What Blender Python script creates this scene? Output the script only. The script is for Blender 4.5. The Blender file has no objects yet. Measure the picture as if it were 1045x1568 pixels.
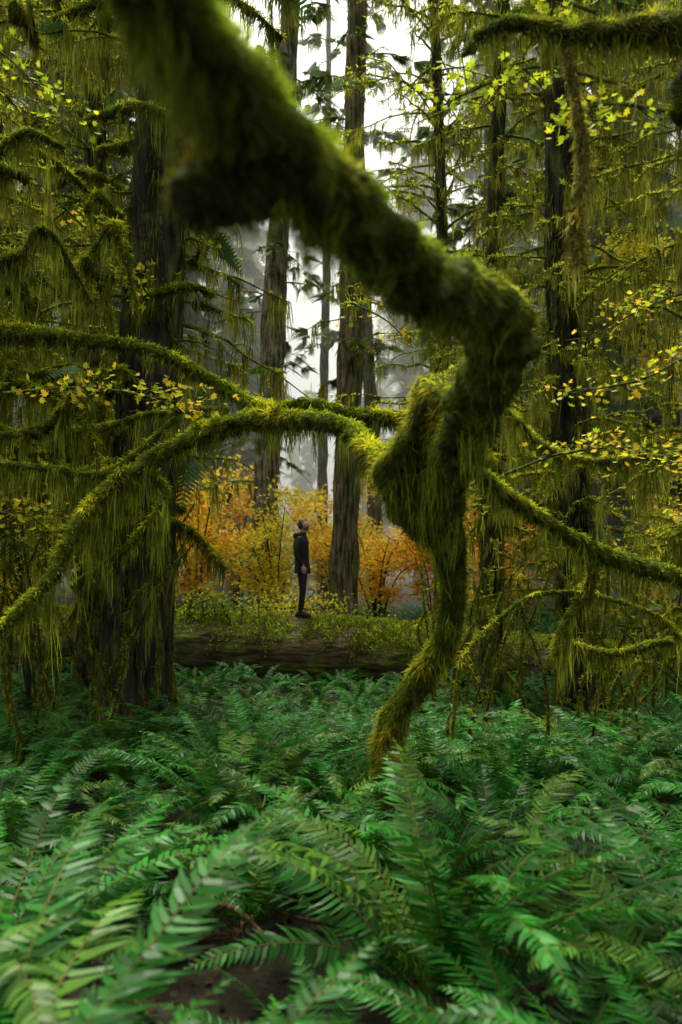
import bpy, math, numpy as np
from mathutils import Vector
rng=np.random.default_rng(11)
def U(a,b,n=None): return rng.uniform(a,b,n)
def nrm(a): 
    a=np.asarray(a,float); return a/np.maximum(np.linalg.norm(a,axis=-1,keepdims=True),1e-9)

# ---------------------------------------------------------------- mesh builder
class MB:
    def __init__(s): s.v=[];s.f=[];s.c=[];s.m=[];s.n=0
    def add(s,v,f,c,mat=0):
        v=np.asarray(v,float).reshape(-1,3); f=np.asarray(f,int).reshape(-1,3)
        c=np.broadcast_to(np.asarray(c,float),(len(v),3))
        s.v.append(v); s.f.append(f+s.n); s.c.append(c); s.m.append(np.full(len(f),mat)); s.n+=len(v)
    def mesh(s,name,mats,smooth=True):
        v=np.concatenate(s.v);f=np.concatenate(s.f);c=np.concatenate(s.c);m=np.concatenate(s.m)
        me=bpy.data.meshes.new(name)
        me.vertices.add(len(v)); me.vertices.foreach_set('co',v.astype(np.float32).ravel())
        me.loops.add(len(f)*3); me.loops.foreach_set('vertex_index',f.astype(np.int32).ravel())
        me.polygons.add(len(f)); me.polygons.foreach_set('loop_start',(np.arange(len(f))*3).astype(np.int32))
        me.polygons.foreach_set('material_index',m.astype(np.int32))
        me.polygons.foreach_set('use_smooth',np.full(len(f),smooth))
        at=me.color_attributes.new('Col','FLOAT_COLOR','POINT')
        cc=np.ones((len(v),4),np.float32); cc[:,:3]=np.clip(c,0,1); at.data.foreach_set('color',cc.ravel())
        for mt in mats: me.materials.append(mt)
        me.update(calc_edges=True); me.validate()
        return me
    def obj(s,name,mats,parent=None,smooth=True):
        return link(name,s.mesh(name,mats,smooth),parent)
def link(name,data,parent=None,loc=None,rot=None,sc=None):
    o=bpy.data.objects.new(name,data); bpy.context.scene.collection.objects.link(o)
    if parent: o.parent=parent
    if loc is not None: o.location=loc
    if rot is not None: o.rotation_euler=rot
    if sc is not None: o.scale=sc if hasattr(sc,'__len__') else (sc,sc,sc)
    return o

def blades(mb,P,D,W,C,bend=None,K=3,wob=0.,mat=0,tip=1.0,side=None,prof=None):
    n=len(P)
    if n==0: return
    if side is None: side=nrm(np.cross(D,rng.normal(size=(n,3))))
    W=np.broadcast_to(W,(n,)); C=np.broadcast_to(C,(n,3))
    if prof is None: prof=[.75]+[1-.5*(k/(K-1)) for k in range(1,K-1)]+[0]
    V=[];CC=[]
    off=np.zeros((n,3))
    for k in range(K):
        t=k/(K-1)
        if k and wob: off=off+rng.normal(size=(n,3))*wob
        c=P+D*t+off
        if bend is not None: c=c+bend*t*t
        col=C*(1+(tip-1)*t)
        if k<K-1:
            V+= [c-side*(W*prof[k]/2)[:,None], c+side*(W*prof[k]/2)[:,None]]; CC+=[col,col]
        else: V.append(c); CC.append(col)
    nv=len(V); V=np.stack(V,1).reshape(-1,3); CC=np.stack(CC,1).reshape(-1,3)
    F=[]
    for k in range(K-2):
        a=2*k; F+=[(a,a+1,a+3),(a,a+3,a+2)]
    a=2*(K-2); F.append((a,a+1,a+2))
    F=(np.array(F)[None]+(np.arange(n)*nv)[:,None,None]).reshape(-1,3)
    mb.add(V,F,CC,mat)

def catmull(pts,m):
    p=np.asarray(pts,float); p=np.vstack([2*p[0]-p[1],p,2*p[-1]-p[-2]])
    n=len(p)-3; t=np.linspace(0,n-1e-6,m); i=t.astype(int); u=(t-i)[:,None]
    a,b,c,d=p[i],p[i+1],p[i+2],p[i+3]
    return .5*((2*b)+(-a+c)*u+(2*a-5*b+4*c-d)*u**2+(-a+3*b-3*c+d)*u**3)
def frames(path):
    T=nrm(np.gradient(path,axis=0)); A=np.zeros_like(T)
    ref=np.array([0,0,1.]) if abs(T[0,2])<.9 else np.array([1.,0,0])
    a=nrm(np.cross(T[0],ref))
    for i in range(len(T)):
        a=nrm(a-T[i]*np.dot(a,T[i])); A[i]=a
    return T,A,np.cross(T,A)
def tube(mb,path,rad,ns=8,C=(.1,.1,.1),lump=0.,mat=0,cap=True,ell=1.0,fl=1.0):
    m=len(path); T,A,B=frames(path); rad=np.broadcast_to(rad,(m,))
    th=np.linspace(0,2*np.pi,ns,endpoint=False)
    R=rad[:,None]*np.ones((m,ns))
    if lump:
        s=np.concatenate([[0],np.cumsum(np.linalg.norm(np.diff(path,axis=0),axis=1))])/max(rad.mean(),1e-4)
        N=0
        for q in range(7):
            N=N+np.sin(th[None]*rng.integers(1,5)+s[:,None]*U(.15,1.6)*fl*rng.choice([-1,1])+U(0,6.3))*U(.3,1)
        R=R*(1+lump*N/2.5)+0
    V=path[:,None]+R[...,None]*(np.cos(th)[None,:,None]*A[:,None]+np.sin(th)[None,:,None]*B[:,None]*ell)
    V=V.reshape(-1,3)
    i=np.arange(m-1)[:,None]*ns; j=np.arange(ns)[None]; j2=(j+1)%ns
    F=np.concatenate([np.stack([i+j,i+j2,i+ns+j2],-1).reshape(-1,3),np.stack([i+j,i+ns+j2,i+ns+j],-1).reshape(-1,3)])
    C=np.asarray(C,float)
    if C.ndim==2: C=np.repeat(C,ns,0)
    if cap:
        V=np.vstack([V,path[0],path[-1]]); jj=np.arange(ns);k=(jj+1)%ns
        F=np.vstack([F,np.stack([np.full(ns,m*ns),k,jj],1),np.stack([np.full(ns,m*ns+1),(m-1)*ns+jj,(m-1)*ns+k],1)])
        if C.ndim==2: C=np.vstack([C,C[0],C[-1]])
    mb.add(V,F,C,mat)
    return T,A,B,R
def stamp(mb,tv,tf,P,R,S,C,mat=0):
    n=len(P); 
    if n==0:return
    S=np.broadcast_to(S,(n,))
    V=np.einsum('nij,kj->nki',R,tv)*S[:,None,None]+P[:,None]
    F=(tf[None]+(np.arange(n)*len(tv))[:,None,None]).reshape(-1,3)
    mb.add(V.reshape(-1,3),F,np.repeat(np.broadcast_to(C,(n,3)),len(tv),0),mat)
def rot_from(X,Z):
    X=nrm(X); Y=nrm(np.cross(Z,X)); Z=np.cross(X,Y); return np.stack([X,Y,Z],-1)
def rvec(n): return nrm(rng.normal(size=(n,3)))

# ---------------------------------------------------------------- materials
def mat(name,rough=.6,transl=0.,bump=0.,bscale=20.,var=.35,nscale=6.,spec=.3,col=None,stretch=(1,1,1),moss=None):
    m=bpy.data.materials.new(name); m.use_nodes=True; nt=m.node_tree; N=nt.nodes; L=nt.links
    N.clear(); out=N.new('ShaderNodeOutputMaterial'); p=N.new('ShaderNodeBsdfPrincipled')
    p.inputs['Roughness'].default_value=rough; p.inputs['Specular IOR Level'].default_value=spec
    tc=N.new('ShaderNodeTexCoord'); mp=N.new('ShaderNodeMapping'); mp.inputs['Scale'].default_value=stretch
    L.new(tc.outputs['Object'],mp.inputs['Vector'])
    nz=N.new('ShaderNodeTexNoise'); nz.inputs['Scale'].default_value=nscale; nz.inputs['Detail'].default_value=4
    L.new(mp.outputs[0],nz.inputs['Vector'])
    mr=N.new('ShaderNodeMapRange'); mr.inputs[1].default_value=.35; mr.inputs[2].default_value=.65
    mr.inputs[3].default_value=1-var; mr.inputs[4].default_value=1+var; L.new(nz.outputs[0],mr.inputs[0])
    if col is None:
        a=N.new('ShaderNodeVertexColor'); a.layer_name='Col'; src=a.outputs[0]
    else:
        a=N.new('ShaderNodeRGB'); a.outputs[0].default_value=(*col,1); src=a.outputs[0]
    if moss:
        n3=N.new('ShaderNodeTexNoise'); n3.inputs['Scale'].default_value=moss[0]; n3.inputs['Detail'].default_value=7; n3.inputs['Roughness'].default_value=.7
        L.new(tc.outputs['Object'],n3.inputs['Vector']); r3=N.new('ShaderNodeMapRange'); r3.inputs[1].default_value=.47; r3.inputs[2].default_value=.58; r3.inputs[4].default_value=.85
        L.new(n3.outputs[0],r3.inputs[0]); mx3=N.new('ShaderNodeMix'); mx3.data_type='RGBA'; L.new(r3.outputs[0],mx3.inputs[0]); L.new(src,mx3.inputs[6]); mx3.inputs[7].default_value=(*moss[1],1); src=mx3.outputs[2]
    mul=N.new('ShaderNodeVectorMath'); mul.operation='SCALE'; L.new(src,mul.inputs[0]); L.new(mr.outputs[0],mul.inputs['Scale'])
    L.new(mul.outputs[0],p.inputs['Base Color'])
    if bump:
        n2=N.new('ShaderNodeTexNoise'); n2.inputs['Scale'].default_value=bscale; n2.inputs['Detail'].default_value=6
        L.new(mp.outputs[0],n2.inputs['Vector'])
        b=N.new('ShaderNodeBump'); b.inputs['Strength'].default_value=bump; b.inputs['Distance'].default_value=.08
        L.new(n2.outputs[0],b.inputs['Height']); L.new(b.outputs[0],p.inputs['Normal'])
    if transl:
        t=N.new('ShaderNodeBsdfTranslucent'); L.new(mul.outputs[0],t.inputs['Color'])
        mx=N.new('ShaderNodeMixShader'); mx.inputs[0].default_value=transl
        L.new(p.outputs[0],mx.inputs[1]); L.new(t.outputs[0],mx.inputs[2]); L.new(mx.outputs[0],out.inputs[0])
    else: L.new(p.outputs[0],out.inputs[0])
    return m
M_BARK=mat('bark',.9,0,1.,22,.75,16,.15,stretch=(1,1,.13),moss=(2.2,(.06,.075,.018)))
M_LOG=mat('log_bark',.9,0,1.,14,.6,9,.15,stretch=(.25,1,1),moss=(2.6,(.10,.13,.018)))
M_MOSS=mat('moss',.8,.4,0,0,.45,7,.1)
M_MOSSC=mat('moss_mat',.9,0,1.,40,.5,14,.1)
M_FERN=mat('fern_leaf',.42,.3,0,0,.4,2,.2)
M_LEAF=mat('maple_leaf',.55,.5,0,0,.2,4,.2)
M_NEED=mat('conifer_needles',.6,.35,0,0,.35,1.5,.2)
M_SOIL=mat('forest_soil',.9,0,1.,9,.6,3,.15,col=(.018,.015,.009))
M_CLOTH=mat('cloth',.75,0,.25,60,.25,20,.3)
M_SKIN=mat('skin',.5,0,0,0,.08,30,.4)

# ---------------------------------------------------------------- moss branch
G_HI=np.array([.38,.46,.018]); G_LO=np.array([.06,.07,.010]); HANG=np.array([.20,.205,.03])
def mossy(mb,pts,rad,fuzz=6000,fl=.035,fw=.006,hang=200,hl=.3,hw=.008,hi=G_HI,lo=G_LO,hc=HANG,ns=14,lump=.22,step=.035,spread=1.0,clump=16):
    pts=np.asarray(pts,float); L=np.linalg.norm(np.diff(pts,axis=0),axis=1).sum(); m=max(6,int(L/step))
    path=catmull(pts,m)
    r=catmull(np.stack([rad,rad,rad],1),m)[:,0]
    T,A,B,R=tube(mb,path,r,ns,(hi*.15+lo*.5),lump,1,fl=1.6)
    area=2*np.pi*r.mean()*L; n=int(fuzz*area)
    i=rng.integers(0,m-1,n); a=U(0,2*np.pi,n); u=U(0,1,n)[:,None]
    ia=(a/(2*np.pi)*ns).astype(int)%ns
    Nn=np.cos(a)[:,None]*A[i]+np.sin(a)[:,None]*B[i]
    P=path[i]*(1-u)+path[i+1]*u+Nn*(R[i,ia]*.93)[:,None]
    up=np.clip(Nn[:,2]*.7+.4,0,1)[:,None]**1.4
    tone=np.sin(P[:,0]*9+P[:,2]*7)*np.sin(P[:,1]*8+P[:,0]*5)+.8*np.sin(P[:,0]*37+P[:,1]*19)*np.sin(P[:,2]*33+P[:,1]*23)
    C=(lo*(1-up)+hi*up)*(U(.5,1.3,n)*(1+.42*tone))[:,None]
    C[:,0]*=1+.25*tone
    ln=U(.4,1.4,n)*fl*(1+.45*tone)
    D=(Nn*.7+rvec(n)*.75)*ln[:,None]
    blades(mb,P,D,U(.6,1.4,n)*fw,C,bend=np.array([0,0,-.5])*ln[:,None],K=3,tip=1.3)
    n=int(hang*L)
    if n:
        nc=max(2,n//clump); ph=U(0,6.3,6); q=U(0,1,nc)
        cl=np.clip(.45+.4*np.sin(q*L*7+ph[0])+.3*np.sin(q*L*19+ph[1]),.05,1.4)*U(.2,1.3,nc)+.06
        k=rng.integers(0,nc,n); uu=np.clip(q[k]+rng.normal(size=n)*.022*(.5+cl[k])/L,0,.9999)*(m-1); i=uu.astype(int); u=(uu-i)[:,None]
        a=np.clip(U(-.8,.8,nc)[k]+rng.normal(size=n)*.3,-1,1); hs=nrm(np.cross(T[i],[0,0,1.])); dn=-nrm(np.cross(hs,T[i])); dn*=np.sign(-dn[:,2:3])
        P=path[i]*(1-u)+path[i+1]*u+(hs*np.sin(a*1.4)[:,None]*spread+dn*np.cos(a*1.4)[:,None])*r[i][:,None]*.9
        cc=path[np.clip((q*(m-1)).astype(int),0,m-1)][k]
        ln=hl*1.6*cl[k]*rng.beta(1.8,1.6,n)+.015
        D=np.zeros((n,3)); D[:,2]=-1; D+=rng.normal(size=(n,3))*.06; D*=ln[:,None]; D[:,:2]+=(cc-P)[:,:2]*.45
        g=(U(0,1,n)[:,None]**2)*.6+.4*U(0,1,nc)[k][:,None]
        C=(hc*(1-g)+hi*.7*g)*(U(.5,1.35,n)*U(.6,1.25,nc)[k])[:,None]
        blades(mb,P,D,U(.5,1.4,n)*hw,C,K=5,wob=.007+.008*hl,tip=1.25)
    return path
def P3(*a): return np.array(a,float)

def maple_leaf():
    ang=np.radians([0,25,42,62,85,110,150,180,210,250,275,298,318,335]); r=[1,.48,.86,.42,.7,.35,.4,.12,.4,.35,.7,.42,.86,.48]
    v=[(0,0,0)]+[(rr*math.cos(a)+.1,rr*math.sin(a),.12*rr*rr*(-1 if i%2 else 1)) for i,(a,rr) in enumerate(zip(ang,r))]
    n=len(ang); f=[(0,1+i,1+(i+1)%n) for i in range(n)]
    return np.array(v,float)*.55,np.array(f)
LV,LF=maple_leaf()
def leaves(mb,P,size,C,mat=0,flat=.6):
    n=len(P); X=rvec(n); X[:,2]*=.4; Z=rvec(n)*(1-flat)+np.array([0,0,1.])*flat
    stamp(mb,LV,LF,P,rot_from(X,Z),U(.6,1.25,n)*size,C,mat)
def spray_t():
    mb=MB(); n=13; t=np.linspace(.04,.97,n); P=np.stack([t,0*t,-.22*t*t],1)
    l=(.34*(1-t)**.7+.05)
    for s in(-1,1):
        D=np.stack([l*.55,s*l,-.18*l],1); 
        blades(mb,P,D,l*.34,(1,1,1),K=3,side=nrm(np.stack([np.ones(n),-s*.5*np.ones(n),0*t+.15],1)))
    blades(mb,np.array([[0,0,0.]]),np.array([[1,0,-.22]]),.02,(1,1,1),K=3)
    return np.concatenate(mb.v),np.concatenate(mb.f)
SV,SF=spray_t()

# ---------------------------------------------------------------- ground
def sst(a,b,x): t=np.clip((x-a)/(b-a),0,1); return t*t*(3-2*t)
def gh(x,y): return .07*np.sin(x*.9+1)*np.cos(y*.7)+.05*np.sin(x*2.1+y*1.7)+.03*np.sin(y*3.3-x*2.7)-.28*sst(6.5,10,y)*(1-sst(13.5,16,y))
def ground():
    n=220; u=np.linspace(-1,1,n); g=np.sign(u)*(np.abs(u)*14+np.abs(u)**6*300)
    X,Y=np.meshgrid(g,g+8); Z=gh(X,Y)+rng.normal(size=X.shape)*.012
    V=np.stack([X,Y,Z],-1).reshape(-1,3); i=np.arange(n-1)[:,None]*n+np.arange(n-1)[None]
    F=np.concatenate([np.stack([i,i+1,i+n+1],-1).reshape(-1,3),np.stack([i,i+n+1,i+n],-1).reshape(-1,3)])
    mb=MB(); mb.add(V,F,(.03,.02,.01)); mb.obj('ground',[M_SOIL])
ground()
mb=MB(); n=5200; y=U(1.5,14,n)**1; x=U(-1,1,n)*(y*.5+.8)
P=np.stack([x,y,gh(x,y)+U(.01,.06,n)],1); pal=np.array([[.10,.045,.015],[.06,.03,.012],[.16,.08,.02],[.035,.02,.01],[.2,.13,.02]])
leaves(mb,P,.07,pal[rng.choice(5,n,p=[.33,.35,.1,.19,.03])]*.55,0,.75)
for k in range(110):
    y=U(2,9);x=U(-1,1)*(y*.5);a=U(0,3.14);l=U(.2,.9); c=P3(x,y,gh(x,y)+.04)
    d=P3(math.cos(a),math.sin(a),U(-.05,.15)); path=catmull([c,c+d*l*.5+P3(0,0,U(-.02,.05)),c+d*l],6)
    tube(mb,path,np.linspace(.012,.004,6)*U(.6,1.8),6,(.09,.05,.025),.15,1)
for c,d,l,r in [((-.75,4.3,.2),(.5,-.8,.1),.9,.02)]:
    c=P3(*c); d=nrm(P3(*d)); tube(mb,catmull([c,c+d*l*.5+P3(.02,0,.05),c+d*l],12),np.linspace(r,r*.3,12),8,(.16,.08,.04),.2,1)
mb.obj('leaf_litter',[M_LEAF,M_BARK])

# ---------------------------------------------------------------- ferns
def fern(seed,nf,Ls=(.9,1.3),tone=1.,up=(.1,.85)):
    global rng; sv=rng; rng=np.random.default_rng(seed); mb=MB()
    for k in range(nf+1):
        dead=k>=nf
        az=k*2.39996+U(-.3,.3); L=U(*Ls); th0=U(*up); th1=U(1.4,2.25)
        if dead: th0=1.0; th1=2.1; L*=.7
        n=50; t=np.linspace(0,1,n); th=th0+(th1-th0)*t**1.3
        azs=az+U(-.5,.5)*t**1.5
        T=np.stack([np.sin(th)*np.cos(azs),np.sin(th)*np.sin(azs),np.cos(th)],1)
        Pp=np.vstack([[0,0,0],np.cumsum(T[:-1]*L/(n-1),axis=0)])+P3(math.cos(az)*.05,math.sin(az)*.05,.03)
        S=np.stack([-np.sin(azs),np.cos(azs),0*t],1); roll=U(-.5,.5)
        Nn=nrm(np.cross(S,T)); Nn*=np.where(Nn[:,2:3].mean()<0,-1,1)
        S=S*math.cos(roll)+Nn*math.sin(roll); Nn=nrm(np.cross(S,T)); 
        if Nn[n//2,2]<0: Nn=-Nn
        base=np.array([.020,.135,.012])*U(.4,1.35)*tone
        if U(0,1)<.2: base=np.array([.07,.175,.014])*U(.6,1.1)
        if dead: base=np.array([.08,.045,.018])*U(.4,.9)
        tube(mb,Pp[::4],np.linspace(.005,.0015,len(Pp[::4])),4,(.13,.12,.03),0,0)
        i=np.arange(5,n-1); tt=t[i]; lm=U(.10,.15)
        l=lm*np.minimum(1,.5+(tt-.08)*3)*(1-tt**2.2)**.8*U(.9,1.08,len(i))+.006
        for s in(-1,1):
            a=(.12+.55*tt+U(-.09,.09,len(i)))[:,None]
            d=nrm(s*S[i]*np.cos(a)+T[i]*np.sin(a)+Nn[i]*U(-.34,.16,len(i))[:,None])
            w=nrm(np.cross(d,Nn[i])); tl=U(-.5,.5,len(i))[:,None]; w=nrm(w*np.cos(tl)+Nn[i]*np.sin(tl)*1)
            P=Pp[i]+T[i]*(s*.25*L/(n-1)); W=np.minimum(L/(n-1)*.8,l*.45)[:,None]
            V=np.stack([P,P+d*l[:,None]*.12+w*W*.5,P+d*l[:,None]*.12-w*W*.42,P+d*l[:,None]*.6+w*W*.38-Nn[i]*l[:,None]*.03,P+d*l[:,None]*.6-w*W*.34-Nn[i]*l[:,None]*.03,P+d*l[:,None]+T[i]*l[:,None]*.12-Nn[i]*l[:,None]*.16],1)
            m=len(i); F=np.array([(0,1,2),(2,1,3),(2,3,4),(4,3,5)])
            F=(F[None]+(np.arange(m)*6)[:,None,None]).reshape(-1,3)
            C=np.repeat(base[None]*U(.6,1.4,m)[:,None],6,0)
            mb.add(V.reshape(-1,3),F,C,0)
    rng=sv
    return mb.mesh('sword_fern_mesh',[M_FERN],False)
FM=[fern(100+i,n,l) for i,(n,l) in enumerate([(19,(.95,1.3)),(17,(.8,1.2)),(24,(1.,1.35)),(15,(.7,1.1)),(18,(.85,1.25)),(20,(.9,1.2))])]
front=[(.45,3.6,2,1.22,0),(-.95,1.85,0,1.35,.4),(-1.4,2.9,2,1.15,2.),(-1.2,4.2,4,.95,1.1),(1.35,3.2,1,1.1,2.5),(1.9,4.4,0,1.1,4.),(1.05,2.3,5,1.0,3.1),
 (-.3,5.1,1,1.0,.7),(.95,5.0,4,1.05,5.),(-2.,4.9,0,1.,3.),(2.8,6.1,2,1.,1.),(.2,2.3,3,.85,2.2),(1.85,2.7,4,1.05,.3),(-.75,1.35,2,1.2,1.2),(-1.6,1.7,2,1.2,5.2),(-.1,3.0,3,.7,.3),(.7,2.75,4,.9,1.9),(-.35,2.2,5,.72,4.),
 (.2,4.75,3,.85,.9),(.55,4.6,1,.85,3.3),(.05,5.4,5,.8,2.),(-.75,5.6,2,.9,4.4)]
for x,y,k,s,r in front: link('sword_fern',FM[k],None,(x,y,float(gh(x,y))),(U(-.08,.08),U(-.08,.08),r),s)
par=link('fern_undergrowth',None)
pts=[(f[0],f[1]) for f in front]
for tries in range(9000):
    y=2.5+U(0,1)**.8*26; x=U(-1,1)*(y*.5+1.2)
    if (x+.6)**2+(y-3.5)**2*.6<.22 or (x-2.4)**2+(y-5.0)**2<.15: continue
    if abs(y-15.0)<.7 and -5<x<5: continue
    if y<4.2 and abs(x)<1.: continue
    dmin=(.62 if y<8 else .48) if y<14 else .8
    if min((x-a)**2+(y-b)**2 for a,b in pts)<dmin**2: continue
    if len(pts)>500: break
    pts.append((x,y))
    s=U(.6,1.1) if y<8.5 else (U(.45,.72) if y<14.5 else U(.5,.8))
    link('fern_clump',FM[rng.integers(6)],par,(x,y,float(gh(x,y))-.02),(U(-.12,.12),U(-.12,.12),U(0,6.28)),s)

# ---------------------------------------------------------------- S-shaped mossy vine maple and its arching limbs
mb=MB()
S=[(-.55,.45,2.98),(-.36,1.0,2.93),(-.272,1.3,2.865),(-.194,1.5,2.842),(-.098,1.7,2.819),(.061,2.0,2.803),(.246,2.4,2.81),(.506,2.9,2.886),(.642,3.3,2.85),(.617,3.8,2.705),(.612,4.3,2.523),(.607,4.8,2.238),(.698,5.1,1.886),(.691,5.3,1.5),(.51,5.4,1.188),(.343,5.5,.865),(.29,5.5,.513),(.28,5.5,-.12)]
R=[.055,.06,.062,.068,.075,.082,.092,.108,.12,.12,.11,.10,.078,.072,.066,.072,.088,.14]
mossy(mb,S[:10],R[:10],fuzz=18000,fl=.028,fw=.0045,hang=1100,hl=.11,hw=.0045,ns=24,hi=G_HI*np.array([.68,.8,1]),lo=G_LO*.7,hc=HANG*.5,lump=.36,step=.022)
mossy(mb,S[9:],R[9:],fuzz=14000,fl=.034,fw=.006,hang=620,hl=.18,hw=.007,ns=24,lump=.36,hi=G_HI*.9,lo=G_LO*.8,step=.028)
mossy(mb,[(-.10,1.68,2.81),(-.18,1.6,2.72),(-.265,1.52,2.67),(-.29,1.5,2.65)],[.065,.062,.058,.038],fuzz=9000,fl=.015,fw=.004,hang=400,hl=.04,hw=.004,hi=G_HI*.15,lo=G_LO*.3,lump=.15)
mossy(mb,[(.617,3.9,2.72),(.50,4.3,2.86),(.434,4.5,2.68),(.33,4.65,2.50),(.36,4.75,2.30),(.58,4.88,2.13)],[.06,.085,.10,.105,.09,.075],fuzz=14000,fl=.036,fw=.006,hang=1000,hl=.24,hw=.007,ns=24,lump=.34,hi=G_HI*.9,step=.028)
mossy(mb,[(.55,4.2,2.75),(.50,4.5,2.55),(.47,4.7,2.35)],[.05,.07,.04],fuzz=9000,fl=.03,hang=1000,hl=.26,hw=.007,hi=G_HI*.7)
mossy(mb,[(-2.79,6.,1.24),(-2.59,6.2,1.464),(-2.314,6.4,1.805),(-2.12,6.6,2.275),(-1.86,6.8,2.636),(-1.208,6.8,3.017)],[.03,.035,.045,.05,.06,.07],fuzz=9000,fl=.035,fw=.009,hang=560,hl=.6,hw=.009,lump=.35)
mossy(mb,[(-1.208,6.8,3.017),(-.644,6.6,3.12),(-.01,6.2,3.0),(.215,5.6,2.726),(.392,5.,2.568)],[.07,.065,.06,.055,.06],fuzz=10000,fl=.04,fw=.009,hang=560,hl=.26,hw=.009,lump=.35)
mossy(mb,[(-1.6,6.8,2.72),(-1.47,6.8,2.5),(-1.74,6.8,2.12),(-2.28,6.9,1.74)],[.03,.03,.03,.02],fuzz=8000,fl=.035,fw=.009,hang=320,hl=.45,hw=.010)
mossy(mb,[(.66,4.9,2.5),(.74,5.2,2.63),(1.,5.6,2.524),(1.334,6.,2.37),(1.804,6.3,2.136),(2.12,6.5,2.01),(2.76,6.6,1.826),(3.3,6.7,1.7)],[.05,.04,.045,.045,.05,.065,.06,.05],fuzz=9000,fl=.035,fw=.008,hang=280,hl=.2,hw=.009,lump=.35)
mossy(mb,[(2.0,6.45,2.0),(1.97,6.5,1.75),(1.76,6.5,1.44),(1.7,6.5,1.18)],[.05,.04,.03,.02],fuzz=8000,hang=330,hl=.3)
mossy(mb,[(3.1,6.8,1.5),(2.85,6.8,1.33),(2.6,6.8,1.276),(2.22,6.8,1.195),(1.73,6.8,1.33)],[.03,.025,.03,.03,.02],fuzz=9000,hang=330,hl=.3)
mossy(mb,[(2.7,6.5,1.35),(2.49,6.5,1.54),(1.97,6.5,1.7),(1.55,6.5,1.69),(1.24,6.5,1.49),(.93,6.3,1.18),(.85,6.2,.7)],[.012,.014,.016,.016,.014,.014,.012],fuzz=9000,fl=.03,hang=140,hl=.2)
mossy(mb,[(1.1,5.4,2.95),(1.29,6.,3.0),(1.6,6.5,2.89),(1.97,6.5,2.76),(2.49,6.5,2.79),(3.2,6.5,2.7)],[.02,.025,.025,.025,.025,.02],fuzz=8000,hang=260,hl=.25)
mb.obj('mossy_vine_maple_tree',[M_MOSS,M_MOSSC],None,True)

mb=MB()
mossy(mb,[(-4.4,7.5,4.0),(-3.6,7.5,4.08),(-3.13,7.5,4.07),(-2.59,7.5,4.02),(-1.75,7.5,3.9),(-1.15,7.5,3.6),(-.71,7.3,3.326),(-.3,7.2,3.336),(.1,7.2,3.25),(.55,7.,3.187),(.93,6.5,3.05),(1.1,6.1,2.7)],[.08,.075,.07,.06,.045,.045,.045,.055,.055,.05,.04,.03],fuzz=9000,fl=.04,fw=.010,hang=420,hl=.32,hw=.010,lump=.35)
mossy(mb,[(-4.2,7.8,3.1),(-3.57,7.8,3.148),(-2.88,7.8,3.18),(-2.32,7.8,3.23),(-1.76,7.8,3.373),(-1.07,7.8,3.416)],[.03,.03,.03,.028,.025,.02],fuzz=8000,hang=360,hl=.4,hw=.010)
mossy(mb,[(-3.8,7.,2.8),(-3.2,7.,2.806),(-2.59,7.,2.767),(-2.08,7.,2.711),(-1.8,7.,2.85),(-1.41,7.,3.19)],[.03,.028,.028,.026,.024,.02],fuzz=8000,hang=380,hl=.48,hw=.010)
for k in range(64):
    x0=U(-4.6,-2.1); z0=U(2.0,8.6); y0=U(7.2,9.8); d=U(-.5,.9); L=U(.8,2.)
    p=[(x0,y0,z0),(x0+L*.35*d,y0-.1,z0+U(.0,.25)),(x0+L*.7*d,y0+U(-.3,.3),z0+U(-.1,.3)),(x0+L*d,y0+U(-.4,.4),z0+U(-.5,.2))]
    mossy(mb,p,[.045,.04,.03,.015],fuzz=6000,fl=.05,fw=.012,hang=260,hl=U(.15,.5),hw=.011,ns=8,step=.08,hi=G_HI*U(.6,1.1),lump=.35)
mb.obj('mossy_arching_maple_tree',[M_MOSS,M_MOSSC])

mb=MB()
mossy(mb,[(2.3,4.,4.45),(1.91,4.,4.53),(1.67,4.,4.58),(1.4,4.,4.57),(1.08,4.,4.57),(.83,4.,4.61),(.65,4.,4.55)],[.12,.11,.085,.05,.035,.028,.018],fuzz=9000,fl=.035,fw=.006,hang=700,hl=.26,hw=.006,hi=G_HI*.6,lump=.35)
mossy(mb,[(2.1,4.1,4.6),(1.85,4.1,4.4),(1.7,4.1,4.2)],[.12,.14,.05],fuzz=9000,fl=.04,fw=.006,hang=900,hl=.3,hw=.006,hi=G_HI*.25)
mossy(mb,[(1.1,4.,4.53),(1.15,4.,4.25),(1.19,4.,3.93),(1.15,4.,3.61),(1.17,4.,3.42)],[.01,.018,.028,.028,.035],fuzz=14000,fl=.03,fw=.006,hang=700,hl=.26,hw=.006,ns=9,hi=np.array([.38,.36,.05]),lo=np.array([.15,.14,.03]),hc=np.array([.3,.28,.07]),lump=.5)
mb.obj('mossy_overhanging_branch',[M_MOSS,M_MOSSC])

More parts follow.
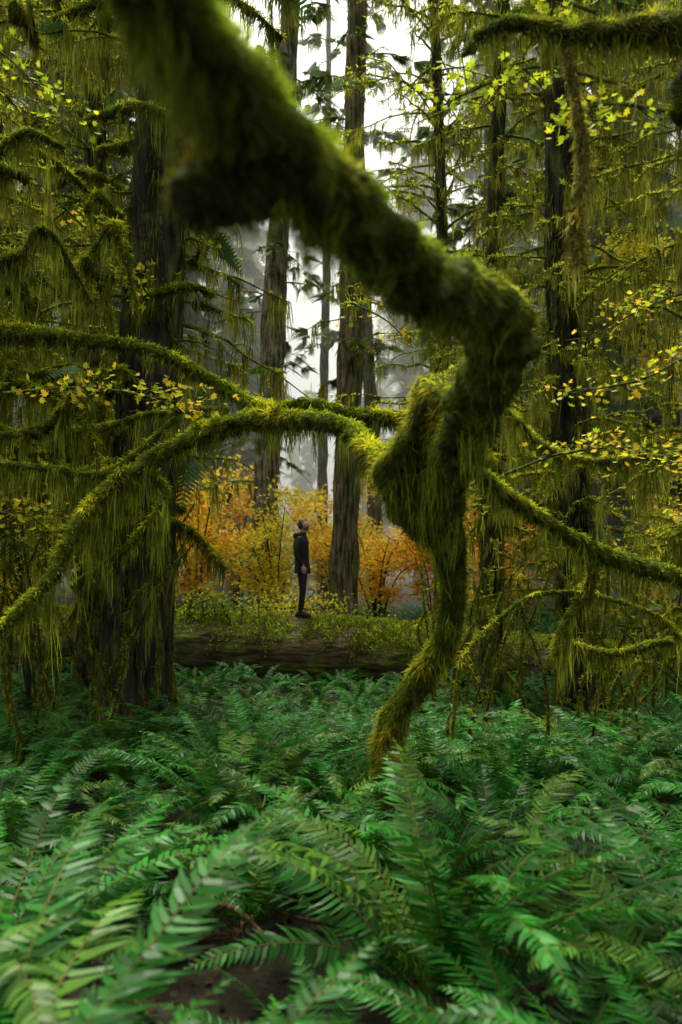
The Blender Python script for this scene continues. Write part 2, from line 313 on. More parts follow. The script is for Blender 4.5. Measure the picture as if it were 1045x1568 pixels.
# ---------------------------------------------------------------- conifers
def conifer(mb,base,H,r0,lean=(0,0),z0=2.5,z1=12,nb=60,Lb=2.0,hang=60,hl=.35,hw=.014,spray=0,mcol=G_HI*.55,hcol=HANG,ncol=(.045,.09,.022),bark=(.07,.05,.035),droop=.35,rise=.15,trunk_moss=0,seg=20,ssc=.5,twigs=4.,br=.02,side=None):
    base=P3(*base); m=60; t=np.linspace(0,1,m)**1.25
    path=base+np.stack([lean[0]*t+.04*np.sin(t*9+U(0,6)),lean[1]*t+.04*np.sin(t*7+U(0,6)),t*H],1)
    r=r0*(1-.75*t)+r0*.45*np.exp(-t*H/.5)
    bc=np.array(bark)[None]*U(.8,1.2,m)[:,None]
    T,A,B,R=tube(mb,path,r,seg,bc,.12,0,fl=.7)
    if trunk_moss:
        n=int(trunk_moss); i=rng.integers(0,int(m*.75),n); a=U(0,6.283,n); Nn=np.cos(a)[:,None]*A[i]+np.sin(a)[:,None]*B[i]; u=U(0,1,n)[:,None]
        P=path[i]*(1-u)+path[i+1]*u+Nn*r[i][:,None]*.97
        patch=np.sin(P[:,2]*3+a*2)*np.sin(P[:,2]*1.3+a*3+1); k=patch>-.1; P=P[k];Nn=Nn[k]; n=len(P)
        D=Nn*.05+np.array([0,0,-1.])*U(.03,.28,n)[:,None]; g=U(0,1,n)[:,None]
        blades(mb,P,D,U(.5,1.3,n)*hw,(mcol*g*.7+hcol*(1-g)*.6)*U(.4,1.2,n)[:,None],K=4,wob=.008,mat=1)
    HP=[];HD=[];HC=[];SP=[];SD=[];FP=[]
    for b in range(nb):
        f=(b+U(0,1))/nb; z=z0+(z1-z0)*f
        c=np.array([np.interp(z,path[:,2]-base[2],path[:,j]) for j in range(3)])
        az=U(0,6.283) if side is None else side+U(-1.2,1.2); L=Lb*U(.45,1.15)*(1-.55*(z/H)**2)
        d=P3(math.cos(az),math.sin(az),0); rs=rise+U(-.2,.25); dr=droop*U(.5,1.5)
        k=7; tt=np.linspace(0,1,k)[:,None]; side_v=P3(-d[1],d[0],0)
        p=c+d*L*tt+np.array([0,0,1.])*(rs*L*tt-dr*L*tt**2)+side_v*(U(-.25,.25)*L*tt**2)+rng.normal(size=(k,3))*.03*L*tt
        tube(mb,p,np.linspace(br*U(.8,1.5),br*.3,k),5,mcol*.45,.1,1)
        segs=[(p,L,1.)]
        for w in range(int(L*twigs)):
            u=U(.15,.95); j=u*(k-1); i=int(j); s=p[i]*(1-(j-i))+p[min(i+1,k-1)]*(j-i)
            l=L*U(.18,.4)*(1.15-u*.6); dd=nrm(d*U(.2,1)+side_v*rng.choice([-1,1])*U(.4,1)+P3(0,0,U(-.35,.35)))
            t4=np.linspace(0,1,4)[:,None]; pp=s+dd*l*t4+P3(0,0,-.3)*l*t4**2+rng.normal(size=(4,3))*.03*l
            tube(mb,pp,np.linspace(br*.45,br*.15,4),3,mcol*.5,0,1,cap=False); segs.append((pp,l,.6))
        hf=U(.25,1.3)
        for pp,l,wgt in segs:
            nn=int(l*hang*U(.2,1.6))
            if nn>2:
                nc=max(1,nn//9); q=U(0,1,nc); cl=U(.1,1,nc)**1.6*hf*hl*2.; kk=rng.integers(0,nc,nn)
                u=np.clip(q[kk]+rng.normal(size=nn)*.03/l,0,.999)*(len(pp)-1); i=u.astype(int); fr=(u-i)[:,None]
                P0=pp[i]*(1-fr)+pp[i+1]*fr; D=np.zeros((nn,3)); D[:,2]=-1; D+=rng.normal(size=(nn,3))*.1; D*=(cl[kk]*U(.3,1,nn)+.03)[:,None]
                HP.append(P0); HD.append(D); HC.append(U(.6,1.3,nc)[kk])
            nf=int(l*hang*.7); u=U(0,.999,nf)*(len(pp)-1); i=u.astype(int); fr=(u-i)[:,None]; FP.append(pp[i]*(1-fr)+pp[i+1]*fr)
            ns_=int(l*spray)
            if ns_:
                u=U(.2,1,ns_)*(len(pp)-1.001); i=u.astype(int); fr=(u-i)[:,None]
                SP.append(pp[i]*(1-fr)+pp[i+1]*fr); tg=pp[-1]-pp[0]; sd=nrm(tg)[None]*.7+rng.normal(size=(ns_,3))*.45; sd[:,2]=sd[:,2]*.4-.2; SD.append(sd)
    if HP:
        P=np.vstack(HP); n=len(P); D=np.vstack(HD); cv=np.concatenate(HC)
        g=U(0,1,n)[:,None]
        blades(mb,P,D,U(.4,1.4,n)*hw,(hcol*(1-g)+mcol*g)*(U(.6,1.3,n)*cv)[:,None],K=4,wob=.012,mat=1,tip=1.2)
        P=np.vstack(FP); q=len(P); D=rvec(q)*U(.03,.08,q)[:,None]; D[:,2]=np.abs(D[:,2])*.9
        blades(mb,P,D,U(.8,1.6,q)*hw,mcol*U(.9,2.,q)[:,None],K=3,mat=1,tip=1.3)
    if SP:
        P=np.vstack(SP); X=np.vstack(SD); n=len(P); Z=np.array([0,0,1.])+rng.normal(size=(n,3))*.25
        stamp(mb,SV,SF,P,rot_from(X,Z),U(.6,1.3,n)*ssc,np.array(ncol)*U(.5,1.6,n)[:,None],2)
CM=[M_BARK,M_MOSS,M_NEED]
def tree(name,**k):
    mb=MB(); conifer(mb,**k); return mb.obj(name,CM)
OL=np.array([.32,.35,.028]); OH=np.array([.24,.235,.042])
DB=(.022,.017,.013)
tree('mossy_spruce_tree',base=(-2.3,9,-.3),H=24,r0=.38,lean=(1.3,0),z0=2.6,z1=11,nb=64,Lb=1.7,hang=85,hl=.38,hw=.012,trunk_moss=12000,bark=DB,mcol=OL*.75,hcol=OH*.7,spray=1)
tree('spruce_tree',base=(-2.15,22,-.1),H=36,r0=.38,lean=(1.6,0),z0=4.,z1=22,nb=34,Lb=2.2,hang=30,hl=.4,hw=.025,bark=(.20,.17,.13),mcol=OL,hcol=OH,spray=3,ncol=(.08,.14,.05),trunk_moss=1800)
tree('spruce_tree',base=(-.02,19,-.1),H=34,r0=.33,lean=(1.0,0),z0=6.,z1=20,nb=30,Lb=1.8,hang=30,hl=.4,hw=.025,bark=(.13,.10,.065),mcol=OL,hcol=OH,spray=3,ncol=(.08,.14,.05),trunk_moss=2200)
tree('hemlock_tree',base=(1.2,26,-.1),H=28,r0=.25,lean=(-1.2,0),z0=8.,z1=20,nb=24,Lb=2.,hang=25,hl=.4,hw=.03,bark=(.13,.10,.07),spray=4,ncol=(.08,.14,.05),trunk_moss=1500,mcol=OL)
tree('hemlock_tree',base=(-.65,28,-.1),H=26,r0=.2,lean=(.3,0),z0=9.,z1=20,nb=16,Lb=1.4,hang=25,hl=.4,hw=.03,bark=(.12,.10,.08),spray=4,ncol=(.08,.14,.05),mcol=OL)
tree('mossy_hemlock_tree',base=(3.2,11,-.3),H=22,r0=.27,lean=(-.6,0),z0=1.6,z1=12,nb=95,Lb=2.0,hang=80,hl=.36,hw=.014,trunk_moss=9000,bark=DB,mcol=OL*.95,hcol=OH*.95,spray=.6)
tree('mossy_hemlock_tree',base=(1.9,14,-.3),H=22,r0=.13,lean=(-.6,0),z0=4.2,z1=14.5,nb=120,Lb=1.9,hang=45,hl=.22,hw=.016,trunk_moss=4000,bark=DB,mcol=OL*1.25,hcol=OH*1.1,spray=.5,rise=.3)
tree('mossy_hemlock_tree',base=(2.15,12,-.3),H=16,r0=.17,lean=(.3,0),z0=1.3,z1=10,nb=50,Lb=1.5,hang=60,hl=.3,hw=.014,trunk_moss=4000,bark=DB,mcol=OL,hcol=OH)
tree('mossy_hemlock_tree',base=(4.6,9.,-.3),H=20,r0=.2,lean=(-.2,0),z0=1.2,z1=10,nb=90,Lb=2.,hang=80,hl=.35,hw=.013,trunk_moss=4000,bark=DB,mcol=OL*.75,hcol=OH*.75)
tree('mossy_spruce_tree',base=(-4.6,9.5,-.3),H=22,r0=.25,lean=(.2,0),z0=1.5,z1=11,nb=95,Lb=2.2,hang=90,hl=.4,hw=.013,trunk_moss=5000,bark=DB,mcol=OL,hcol=OH,spray=.6)
tree('mossy_spruce_tree',base=(-4.0,13,-.3),H=26,r0=.22,lean=(.2,0),z0=2,z1=15,nb=95,Lb=2.3,hang=55,hl=.4,hw=.018,trunk_moss=4000,mcol=OL,hcol=OH,spray=1.5,bark=DB)
tree('spruce_tree',base=(5.,17,-.1),H=30,r0=.3,lean=(-.4,0),z0=2,z1=18,nb=95,Lb=2.6,hang=40,hl=.4,hw=.022,trunk_moss=3000,mcol=OL,hcol=OH,spray=2,bark=(.05,.04,.03))
tree('spruce_tree',base=(-7.2,17,-.1),H=30,r0=.3,lean=(.4,0),z0=2,z1=18,nb=95,Lb=2.9,hang=40,hl=.45,hw=.022,mcol=OL,hcol=OH,spray=2,bark=(.05,.04,.03))
tree('spruce_tree',base=(4.4,24,-.1),H=34,r0=.25,lean=(0,0),z0=4,z1=24,nb=70,Lb=2.5,hang=20,hl=.4,hw=.03,mcol=OL,hcol=OH,spray=5,ncol=(.09,.15,.05),bark=(.13,.11,.08))
par=link('distant_forest',None)
DV=[]
for k in range(3):
    mb=MB(); conifer(mb,(0,0,0),30+4*k,.35,z0=3,z1=29+4*k,nb=100,Lb=3.2,hang=5,hl=.6,hw=.05,spray=8,ssc=.95,mcol=OL,hcol=OH,ncol=(.11,.18,.06),bark=(.14,.12,.09),twigs=3,seg=9,droop=.5,rise=.1,br=.03)
    DV.append(mb.mesh('distant_conifer_mesh',CM))
spots=[(-7.5,27),(-10,32),(-6.4,35),(8.5,27),(11,31),(7.,35),(-14,26),(15,24),(-5.6,42,.8),(4.2,44,.9),(-10,46),(10,45),(-15,40),(15,40),(1.6,56,.6),(-7,58),(6,60,.8),(-13,60),(13,58),(-19,50),(19,50),(-2.6,72,.62),(9,75),(-10,75),(4.5,85,.8),(-18,70),(18,72),(-26,60),(26,60),(-5,95,.7),(1,105,.65),(8,100),(-15,95),(17,95),(-30,85),(30,85)]
for s in spots:
    link('distant_conifer',DV[rng.integers(3)],par,(s[0],s[1],-.3),(0,0,U(0,6.28)),(s[2] if len(s)>2 else 1)*U(.85,1.05))

# ---------------------------------------------------------------- autumn vine maples
def shrub(name,c,rad,h,nl,size,pal,stems=9,bb=1.,n_tw=6):
    mb=MB(); LP=[]
    for k in range(stems):
        a=U(0,6.28); e=P3(c[0]+math.cos(a)*rad[0]*U(.3,1),c[1]+math.sin(a)*rad[1]*U(.3,1),c[2]+h*U(.45,1))
        p=catmull([P3(*c),P3(*c)*.6+e*.4+P3(0,0,h*.2),e],8); tube(mb,p,np.linspace(.03,.008,8),6,(.06,.05,.03),.1,1)
        for w in range(n_tw):
            i=rng.integers(2,8); s=p[i]; d=rvec(1)[0]*P3(rad[0],rad[1],h*.5)*U(.3,.6); d[2]=abs(d[2])*.3
            q=catmull([s,s+d*.5+P3(0,0,.06),s+d],6); tube(mb,q,np.linspace(.01,.003,6),4,(.06,.05,.03),0,1)
            u=U(.2,1,nl//(stems*n_tw))*4.99; j=u.astype(int); f=(u-j)[:,None]
            LP.append(q[j]*(1-f)+q[j+1]*f+rng.normal(size=(len(u),3))*np.array([.22,.22,.14])*bb)
    P=np.vstack(LP); n=len(P); pal=np.array(pal); C=pal[rng.integers(0,len(pal),n)]*U(.7,1.3,n)[:,None]
    leaves(mb,P,size,C,0,.4); mb.obj(name,[M_LEAF,M_BARK])
YE=[[.9,.68,.05],[.85,.73,.07],[.9,.56,.05]]; OR=[[.85,.37,.04],[.9,.47,.04],[.78,.29,.03]]; YG=[[.65,.72,.06],[.8,.74,.06],[.45,.58,.04]]
for c,rd,h,n,s,p in [((-1.6,20,0),(1.6,1.5),3.6,4000,.125,YE+YE+YG),((.9,20.5,0),(1.5,1.5),3.6,4000,.125,OR+YE+YE),((2.4,21.,0),(1.6,1.5),3.7,4200,.125,OR+YE),((-3.3,18.5,0),(1.4,1.5),3.8,4000,.125,OR+YE+YE),((-5.5,20,0),(1.7,1.5),4.8,3000,.14,YE+YG),
  ((-.2,24,0),(2.2,1.5),4.2,5200,.14,YE),((5.3,14.,0),(1.6,1.5),3.2,2800,.12,YE+YG),((7.,16,0),(2.2,1.5),8.,6500,.13,YG+YE),((-4.4,11.5,0),(1.,1.),3.4,1800,.10,YE+YG),((-6.5,12,0),(1.6,1.),8.5,5000,.11,YG),((4.2,27,0),(3,2),7.,5000,.17,YG),((-5,28,0),(3,2),7.,5000,.17,YG+YE),
  ((0,31,0),(3.5,2),4.4,5600,.17,YE+YG),((3.3,16.5,0),(1.3,1),3.4,3000,.11,YE+OR),((-1.2,17.6,0),(1.1,.8),1.4,1500,.09,YE+YG),((-3.2,25,0),(2,1.5),4.4,4200,.15,YE+OR)]:
    shrub('vine_maple_shrub',c,rd,h,n,s,p)
def twig(name,pts,nl,size,pal,sp=.1,side=4):
    mb=MB(); p=catmull(pts,24); tube(mb,p,np.linspace(.014,.005,24),5,(.08,.09,.02),.1,1); LP=[]
    for w in range(side*2):
        i=rng.integers(4,24); d=rvec(1)[0]*U(.15,.45); d[2]*=.4; q=catmull([p[i],p[i]+d*.5,p[i]+d],7); tube(mb,q,.004,4,(.07,.07,.02),0,1); LP.append(q[rng.integers(1,7,max(1,nl//(side*2)))])
    P=np.vstack(LP); P=P+rng.normal(size=P.shape)*sp*.4; n=len(P); pal=np.array(pal)
    leaves(mb,P,size,pal[rng.integers(0,len(pal),n)]*U(.5,1.1,n)[:,None],0,.45); mb.obj(name,[M_LEAF,M_BARK])
YG2=[[.5,.6,.03],[.68,.66,.03],[.32,.45,.02]]
twig('vine_maple_twig',[(1.7,5,4.9),(1.2,5,5.0),(.8,5,4.85),(.6,5,4.75)],140,.07,YG2,.1,8)
twig('vine_maple_twig',[(1.9,4.6,4.5),(1.5,4.6,4.55),(1.15,4.6,4.45)],120,.07,YG2,.1,7)
twig('vine_maple_twig',[(-2.9,7,3.4),(-2.2,7,3.45),(-1.6,6.9,3.35),(-1.2,6.8,3.25)],220,.085,YE+YG2,.14,13)
twig('vine_maple_twig',[(-2.9,8,5.6),(-2.3,8,5.0),(-1.9,7.9,4.5)],110,.085,YE+YG2,.14,6)
twig('vine_maple_twig',[(1.2,6,2.6),(1.6,6,2.75),(2.1,6,2.8),(2.6,6,2.7)],200,.075,YE+YG2,.14,12)
twig('vine_maple_twig',[(.1,9,4.8),(.5,9,4.6),(.8,9,4.3)],40,.08,YE+YG2,.14)
twig('vine_maple_twig',[(-2.8,5.5,5.6),(-2.3,5.5,5.4),(-1.9,5.5,5.0)],110,.075,YG2,.14,6)
twig('vine_maple_twig',[(1.5,4.8,5.2),(1.2,4.8,5.3),(.9,4.8,5.35)],90,.07,YG2)
twig('vine_maple_twig',[(2.6,6,3.5),(2.2,6,3.3),(1.7,6,3.2)],90,.07,YE+YG2,.14)
twig('vine_maple_twig',[(-3.4,7,2.2),(-2.8,7,2.4),(-2.2,7,2.3)],120,.085,YE+YG2,.14,7)
twig('vine_maple_twig',[(3.4,8,4.6),(2.9,8,4.4),(2.4,8,4.1)],110,.08,YE+YG2,.14,7)

# ---------------------------------------------------------------- fallen log
mb=MB()
pth=catmull([(-6,15.3,.44),(-3.5,15.1,.38),(-.7,15,.30),(1.5,14.8,.16),(4.2,14.3,.0),(5.2,14.1,-.05)],140)
rr=np.linspace(.62,.52,140)
T,A,B,R=tube(mb,pth,rr,48,(.085,.058,.036),.07,0,fl=.3)
n=110000; i=rng.integers(0,139,n); a=U(0,6.283,n); Nn=np.cos(a)[:,None]*A[i]+np.sin(a)[:,None]*B[i]; ia=(a/(2*np.pi)*48).astype(int)%48
P=pth[i]+(pth[i+1]-pth[i])*U(0,1,n)[:,None]+Nn*(R[i,ia]*.99)[:,None]
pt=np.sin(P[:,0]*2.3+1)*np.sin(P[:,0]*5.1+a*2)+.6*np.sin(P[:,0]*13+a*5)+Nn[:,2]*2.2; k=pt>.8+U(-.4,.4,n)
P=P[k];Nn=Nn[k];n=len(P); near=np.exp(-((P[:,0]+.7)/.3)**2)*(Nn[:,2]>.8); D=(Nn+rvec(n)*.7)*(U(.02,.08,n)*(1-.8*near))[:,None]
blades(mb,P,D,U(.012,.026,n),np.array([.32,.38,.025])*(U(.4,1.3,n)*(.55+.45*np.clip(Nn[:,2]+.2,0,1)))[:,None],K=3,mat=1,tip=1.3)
n=9000; x=U(-6,5,n); i=np.clip(((x+6)/11.2*139).astype(int),0,138); P=pth[i]+np.stack([U(-.06,.06,n),-rr[i]*U(.5,.95,n),rr[i]*U(.0,.7,n)],1)
k=np.sin(P[:,0]*3)+np.sin(P[:,0]*7.3)>.2; P=P[k]; n=len(P)
D=np.stack([U(-.03,.03,n),-U(0,.06,n),-U(.05,.35,n)],1); blades(mb,P,D,U(.008,.018,n),HANG*U(.4,1.2,n)[:,None],K=4,wob=.01,mat=1)
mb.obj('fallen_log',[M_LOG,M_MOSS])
mb=MB()
for k in range(34):
    x=U(-3.4,.9) if k%2 else U(-3.2,-1.6); x=x if abs(x+.7)>.35 else x-.8; z=.92-.09*(x+3); h=U(.15,.6)
    p=catmull([(x,14.9,z-.1),(x+U(-.1,.1),14.85,z+h*.5),(x+U(-.3,.3),14.8,z+h)],8); tube(mb,p,np.linspace(.012,.004,8),4,(.08,.07,.03),0,1)
    n=40; j=rng.integers(2,8,n); P=p[j]+rng.normal(size=(n,3))*.08; leaves(mb,P,.075,np.array([.3,.4,.03])*U(.4,1.5,n)[:,None],0,.5)
mb.obj('huckleberry_sprigs',[M_LEAF,M_BARK])
mb=MB()
for k in range(46):
    x=U(1.0,4.2); y=U(7,10.5); z=U(-.2,.3); h=U(.6,2.4); dx=U(-.9,.9)
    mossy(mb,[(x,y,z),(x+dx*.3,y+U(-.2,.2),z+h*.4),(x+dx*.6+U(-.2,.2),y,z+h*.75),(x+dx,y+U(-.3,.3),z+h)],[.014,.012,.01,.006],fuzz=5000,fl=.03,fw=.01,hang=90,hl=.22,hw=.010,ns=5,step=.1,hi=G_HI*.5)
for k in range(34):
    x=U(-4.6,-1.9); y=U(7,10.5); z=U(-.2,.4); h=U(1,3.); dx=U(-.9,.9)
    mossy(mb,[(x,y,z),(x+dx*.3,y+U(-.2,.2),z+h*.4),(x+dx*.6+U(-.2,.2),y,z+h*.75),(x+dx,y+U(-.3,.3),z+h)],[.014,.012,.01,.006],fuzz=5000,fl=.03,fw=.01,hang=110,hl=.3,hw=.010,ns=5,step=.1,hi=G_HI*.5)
mb.obj('mossy_brush',[M_MOSS,M_MOSSC])

# ---------------------------------------------------------------- hiker
hk=link('hiker',None,None,(-.71,14.98,.90),(0,0,math.radians(-8)))
JK=(.008,.0085,.010)
def skin_body():
    V=[(0,0,.93),(-.01,0,1.08),(-.02,0,1.25),(-.02,0,1.40),(0,0,1.49),(.01,0,1.58),
       (-.02,-.165,1.405),(-.075,-.225,1.13),(.05,-.215,.92),(-.02,.165,1.405),(-.07,.225,1.13),(.06,.21,.92),
       (0,-.085,.86),(.03,-.10,.49),(-.02,-.105,.09),(0,.085,.86),(-.01,.10,.49),(-.05,.105,.09)]
    Rr=[.13,.12,.135,.12,.062,.055,.072,.055,.036,.072,.055,.036,.095,.068,.05,.095,.068,.05]
    E=[(0,1),(1,2),(2,3),(3,4),(4,5),(3,6),(6,7),(7,8),(3,9),(9,10),(10,11),(0,12),(12,13),(13,14),(0,15),(15,16),(16,17)]
    me=bpy.data.meshes.new('b'); me.from_pydata(V,E,[]); o=bpy.data.objects.new('tmp',me); bpy.context.scene.collection.objects.link(o)
    o.modifiers.new('s','SKIN')
    for i,r in enumerate(Rr): me.skin_vertices[0].data[i].radius=(r,r); me.skin_vertices[0].data[i].use_root=(i==0)
    sb=o.modifiers.new('d','SUBSURF'); sb.levels=2; sb.render_levels=2
    dg=bpy.context.evaluated_depsgraph_get(); nm=bpy.data.meshes.new_from_object(o.evaluated_get(dg)); bpy.data.objects.remove(o)
    at=nm.color_attributes.new('Col','FLOAT_COLOR','POINT')
    for i,v in enumerate(nm.vertices):
        z=v.co.z; c=JK if z>.86 else (.013,.012,.013)
        if z>1.52 and abs(v.co.y)<.1: c=(.36,.2,.13)
        at.data[i].color=(*c,1)
    nm.materials.clear(); nm.materials.append(M_CLOTH)
    for p in nm.polygons: p.use_smooth=True; p.material_index=0
    link('body',nm,hk)
skin_body()
mb=MB()
def loft(mb,rings,C,ns=28,mat=0,wr=0.):
    m=len(rings); th=np.linspace(0,2*np.pi,ns,endpoint=False); V=[]
    for (x,y,z,rx,ry) in rings:
        w=1+wr*np.sin(th*5+z*23)+wr*.7*np.sin(th*3-z*31)
        V.append(np.stack([x+rx*np.cos(th)*w,y+ry*np.sin(th)*w,np.full(ns,z)],1))
    V=np.vstack(V); i=np.arange(m-1)[:,None]*ns; j=np.arange(ns)[None]; j2=(j+1)%ns
    F=np.concatenate([np.stack([i+j,i+j2,i+ns+j2],-1).reshape(-1,3),np.stack([i+j,i+ns+j2,i+ns+j],-1).reshape(-1,3)]); mb.add(V,F,C,mat)
loft(mb,[(0,0,.80,.13,.17),(0,0,.785,.142,.19),(0,0,.80,.15,.2),(0,0,.88,.145,.19),(-.005,0,.98,.135,.18),(-.01,0,1.08,.13,.172),(-.02,0,1.2,.14,.183),(-.025,0,1.3,.145,.195),(-.025,0,1.38,.135,.2),(-.02,0,1.44,.112,.165),(-.005,0,1.475,.088,.11),(.0,0,1.50,.076,.082),(.0,0,1.545,.072,.078),(.0,0,1.545,.06,.065)],JK,wr=.02)
path=catmull([(-.01,-.11,1.50),(-.09,-.09,1.49),(-.125,0,1.475),(-.09,.09,1.49),(-.01,.11,1.50)],16); tube(mb,path,.032+.02*np.sin(np.linspace(0,np.pi,16)),12,JK,.1)
mb.obj('jacket',[M_CLOTH],hk)
mb=MB()
def head():
    nu,nv=56,44; u=np.linspace(0,2*np.pi,nu,endpoint=False); v=np.linspace(0,np.pi,nv)
    uu,vv=np.meshgrid(u,v); x=np.sin(vv)*np.cos(uu); y=np.sin(vv)*np.sin(uu); z=np.cos(vv)
    X=x*.098; Y=y*.077; Z=z*.118
    lowf=np.clip(-Z/.118,0,1); Y=Y*(1-.32*lowf**1.3); X=np.where(X<0,X*(1-.45*lowf),X*(1-.10*lowf))
    g=lambda yy,zz,sy,sz: np.exp(-((Y-yy)/sy)**2-((Z-zz)/sz)**2)*(x>0)
    X=X+.024*g(0,-.026,.013,.018)+.012*g(0,-.006,.009,.02)+.007*g(0,.018,.05,.01)+.011*g(0,-.1,.026,.016)+.007*g(0,-.062,.022,.009)-.008*g(.03,.0,.014,.012)-.008*g(-.03,.0,.014,.012)
    V=np.stack([X,Y,Z],-1).reshape(-1,3)
    i=np.arange(nv-1)[:,None]*nu; j=np.arange(nu)[None]; j2=(j+1)%nu
    F=np.concatenate([np.stack([i+j,i+nu+j2,i+j2],-1).reshape(-1,3),np.stack([i+j,i+nu+j,i+nu+j2],-1).reshape(-1,3)])
    C=np.tile(np.array([.45,.27,.19]),(len(V),1))
    beard=(V[:,2]<-.05)&(V[:,0]>-.01); C[beard]=[.16,.09,.06]
    lips=(np.abs(V[:,2]+.062)<.006)&(np.abs(V[:,1])<.022)&(V[:,0]>.05); C[lips]=[.30,.13,.11]
    brow=(np.abs(V[:,2]-.02)<.005)&(np.abs(np.abs(V[:,1])-.03)<.016)&(V[:,0]>.04); C[brow]=[.02,.012,.008]
    mb.add(V,F,C,0)
    hm=(V[:,2]>.055+.25*np.clip(V[:,0]-.03,0,1))|((V[:,0]<.012)&(V[:,2]>-.045))
    hv=V*1.0+nrm(V)*(.012+.004*np.sin(V[:,1:2]*190)*np.sin(V[:,0:1]*150)); hv[:,2]+=np.where(V[:,2]>.06,.006,0)
    hf=F[hm[F].all(1)]; mb.add(hv,hf,(.014,.009,.006),0)
    for s in(-1,1):
        th=np.linspace(0,2*np.pi,12); p=np.stack([-.008+.014*np.cos(th)*.8,np.full(12,s*.079),-.012+.028*np.sin(th)],1); tube(mb,p,.006,6,(.4,.2,.14),cap=False)
        tube(mb,P3([-.004,s*.07,-.012],[-.01,s*.082,-.012]),[.014,.008],8,(.36,.17,.12))
        for c,r,col in(((.075,s*.03,.0),.0115,(.6,.57,.54)),((.083,s*.031,.002),.006,(.03,.015,.01))):
            p=P3(*c)+np.linspace(-1,1,9)[:,None]*P3(r,0,0); tube(mb,p,r*np.sqrt(1-np.linspace(-.99,.99,9)**2),12,col)
        th=np.linspace(-.02,.02,7); p=np.stack([.080+.004*np.cos(th*60),s*.03+th,.008+0*th],1); tube(mb,p,.005,6,(.4,.23,.16))
    tube(mb,P3([-.012,0,-.045],[-.08,0,-.15]),[.052,.055],16,(.38,.22,.15))
head()
o=mb.obj('head',[M_SKIN],hk); o.location=(.03,0,1.662); o.rotation_euler=(0,math.radians(-22),math.radians(-12))
for s,wx,nm in((-1,.05,'right_hand'),(1,.06,'left_hand')):
    mb=MB(); SK=(.42,.25,.175); W=P3(wx,s*.212,.92); d=nrm(P3(.22,0,-1)); f=nrm(P3(1,0,.22)); o_=P3(0,s,0)
    tube(mb,catmull([W-d*.05,W,W+d*.04,W+d*.085],10),np.array([.026,.026,.026,.028,.033,.037,.04,.041,.039,.032])*.5,12,SK,ell=2.)
    for k,(off,l) in enumerate(((.03,.068),(.011,.078),(-.009,.072),(-.028,.056))):
        b=W+d*.078+f*off; p=catmull([b,b+d*l*.4,b+d*l*.75-o_*l*.18,b+d*l*.92-o_*l*.42],8); tube(mb,p,[.0095,.0095,.0092,.0088,.0085,.008,.0075,.004],8,SK)
    b=W+d*.02+f*.025; p=catmull([b-f*.012,b+f*.018+d*.02,b+f*.024+d*.045-o_*.008,b+f*.02+d*.062-o_*.014],8); tube(mb,p,[.013,.0125,.012,.011,.0105,.0095,.008,.004],8,SK)
    mb.obj(nm,[M_SKIN],hk)
for s,ax,nm in((-1,-.02,'right_shoe'),(1,-.05,'left_shoe')):
    mb=MB(); t=np.linspace(0,1,14); x=ax-.085+.29*t; hh=np.interp(t,[0,.1,.35,.5,.8,.95,1],[.05,.1,.105,.075,.05,.038,.015]); w=np.interp(t,[0,.1,.4,.7,.9,1],[.028,.038,.04,.05,.042,.015])
    th=np.linspace(0,2*np.pi,18,endpoint=False)
    V=np.stack([np.repeat(x,18),s*.105+(w[:,None]*np.cos(th)).ravel(),np.maximum(0,(hh[:,None]/2*(1+np.sin(th)*1.15)).ravel())],1)
    i=np.arange(13)[:,None]*18; j=np.arange(18)[None]; j2=(j+1)%18
    F=np.concatenate([np.stack([i+j,i+18+j2,i+j2],-1).reshape(-1,3),np.stack([i+j,i+18+j,i+18+j2],-1).reshape(-1,3)]); mb.add(V,F,(.014,.012,.012))
    mb.obj(nm,[M_CLOTH],hk)

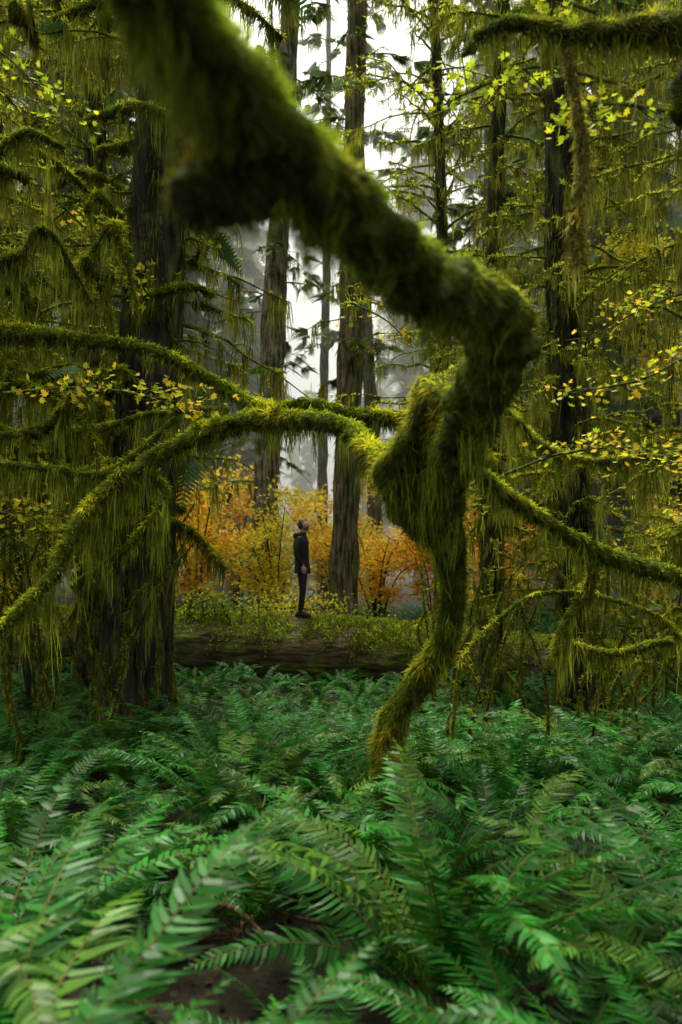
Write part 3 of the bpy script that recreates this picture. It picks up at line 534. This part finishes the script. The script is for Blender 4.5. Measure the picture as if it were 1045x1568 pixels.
# ---------------------------------------------------------------- mist (real homogeneous scattering air)
bpy.ops.mesh.primitive_cube_add(size=1,location=(0,78,19)); o=bpy.context.object; o.name='mist'; o.scale=(130,112,40)
m=bpy.data.materials.new('mist_air'); m.use_nodes=True; nt=m.node_tree; nt.nodes.clear(); out=nt.nodes.new('ShaderNodeOutputMaterial')
vs=nt.nodes.new('ShaderNodeVolumeScatter'); vs.inputs['Color'].default_value=(1,1,.9,1); vs.inputs['Density'].default_value=.016; vs.inputs['Anisotropy'].default_value=.3
nt.links.new(vs.outputs[0],out.inputs['Volume']); o.data.materials.append(m)

# ---------------------------------------------------------------- light, camera
EL,AZ=math.radians(70),math.radians(-24)
w=bpy.data.worlds.new('World'); bpy.context.scene.world=w; w.use_nodes=True; nt=w.node_tree; bg=nt.nodes['Background']
sk=nt.nodes.new('ShaderNodeTexSky'); sk.sky_type='NISHITA'; sk.sun_disc=False; sk.sun_elevation=EL; sk.sun_rotation=AZ; sk.dust_density=6; sk.air_density=1.
hs=nt.nodes.new('ShaderNodeHueSaturation'); hs.inputs['Saturation'].default_value=.12; hs.inputs['Value'].default_value=2.2
mt=nt.nodes.new('ShaderNodeVectorMath'); mt.operation='MULTIPLY'; mt.inputs[1].default_value=(1.,1.,.86)
nt.links.new(sk.outputs[0],hs.inputs['Color']); nt.links.new(hs.outputs[0],mt.inputs[0]); nt.links.new(mt.outputs[0],bg.inputs['Color']); bg.inputs['Strength'].default_value=.15
sl=bpy.data.lights.new('sun','SUN'); sl.energy=5; sl.angle=math.radians(20); sl.color=(1,.95,.78); so=link('sun',sl)
sd=Vector((math.sin(AZ)*math.cos(EL),math.cos(AZ)*math.cos(EL),math.sin(EL))); so.rotation_euler=(-sd).to_track_quat('-Z','Y').to_euler(); so.location=sd*60
cd=bpy.data.cameras.new('camera'); cam=link('camera',cd,None,(0,0,2),(math.radians(90),0,0)); cd.lens=28.7; cd.sensor_width=36; cd.sensor_fit='AUTO'; cd.shift_y=.0434
cd.clip_start=.05; cd.clip_end=900; cd.dof.use_dof=True; cd.dof.focus_distance=8.5; cd.dof.aperture_fstop=1.6
sc=bpy.context.scene; sc.camera=cam; sc.view_settings.view_transform='Standard'; sc.view_settings.look='None'; sc.view_settings.exposure=0
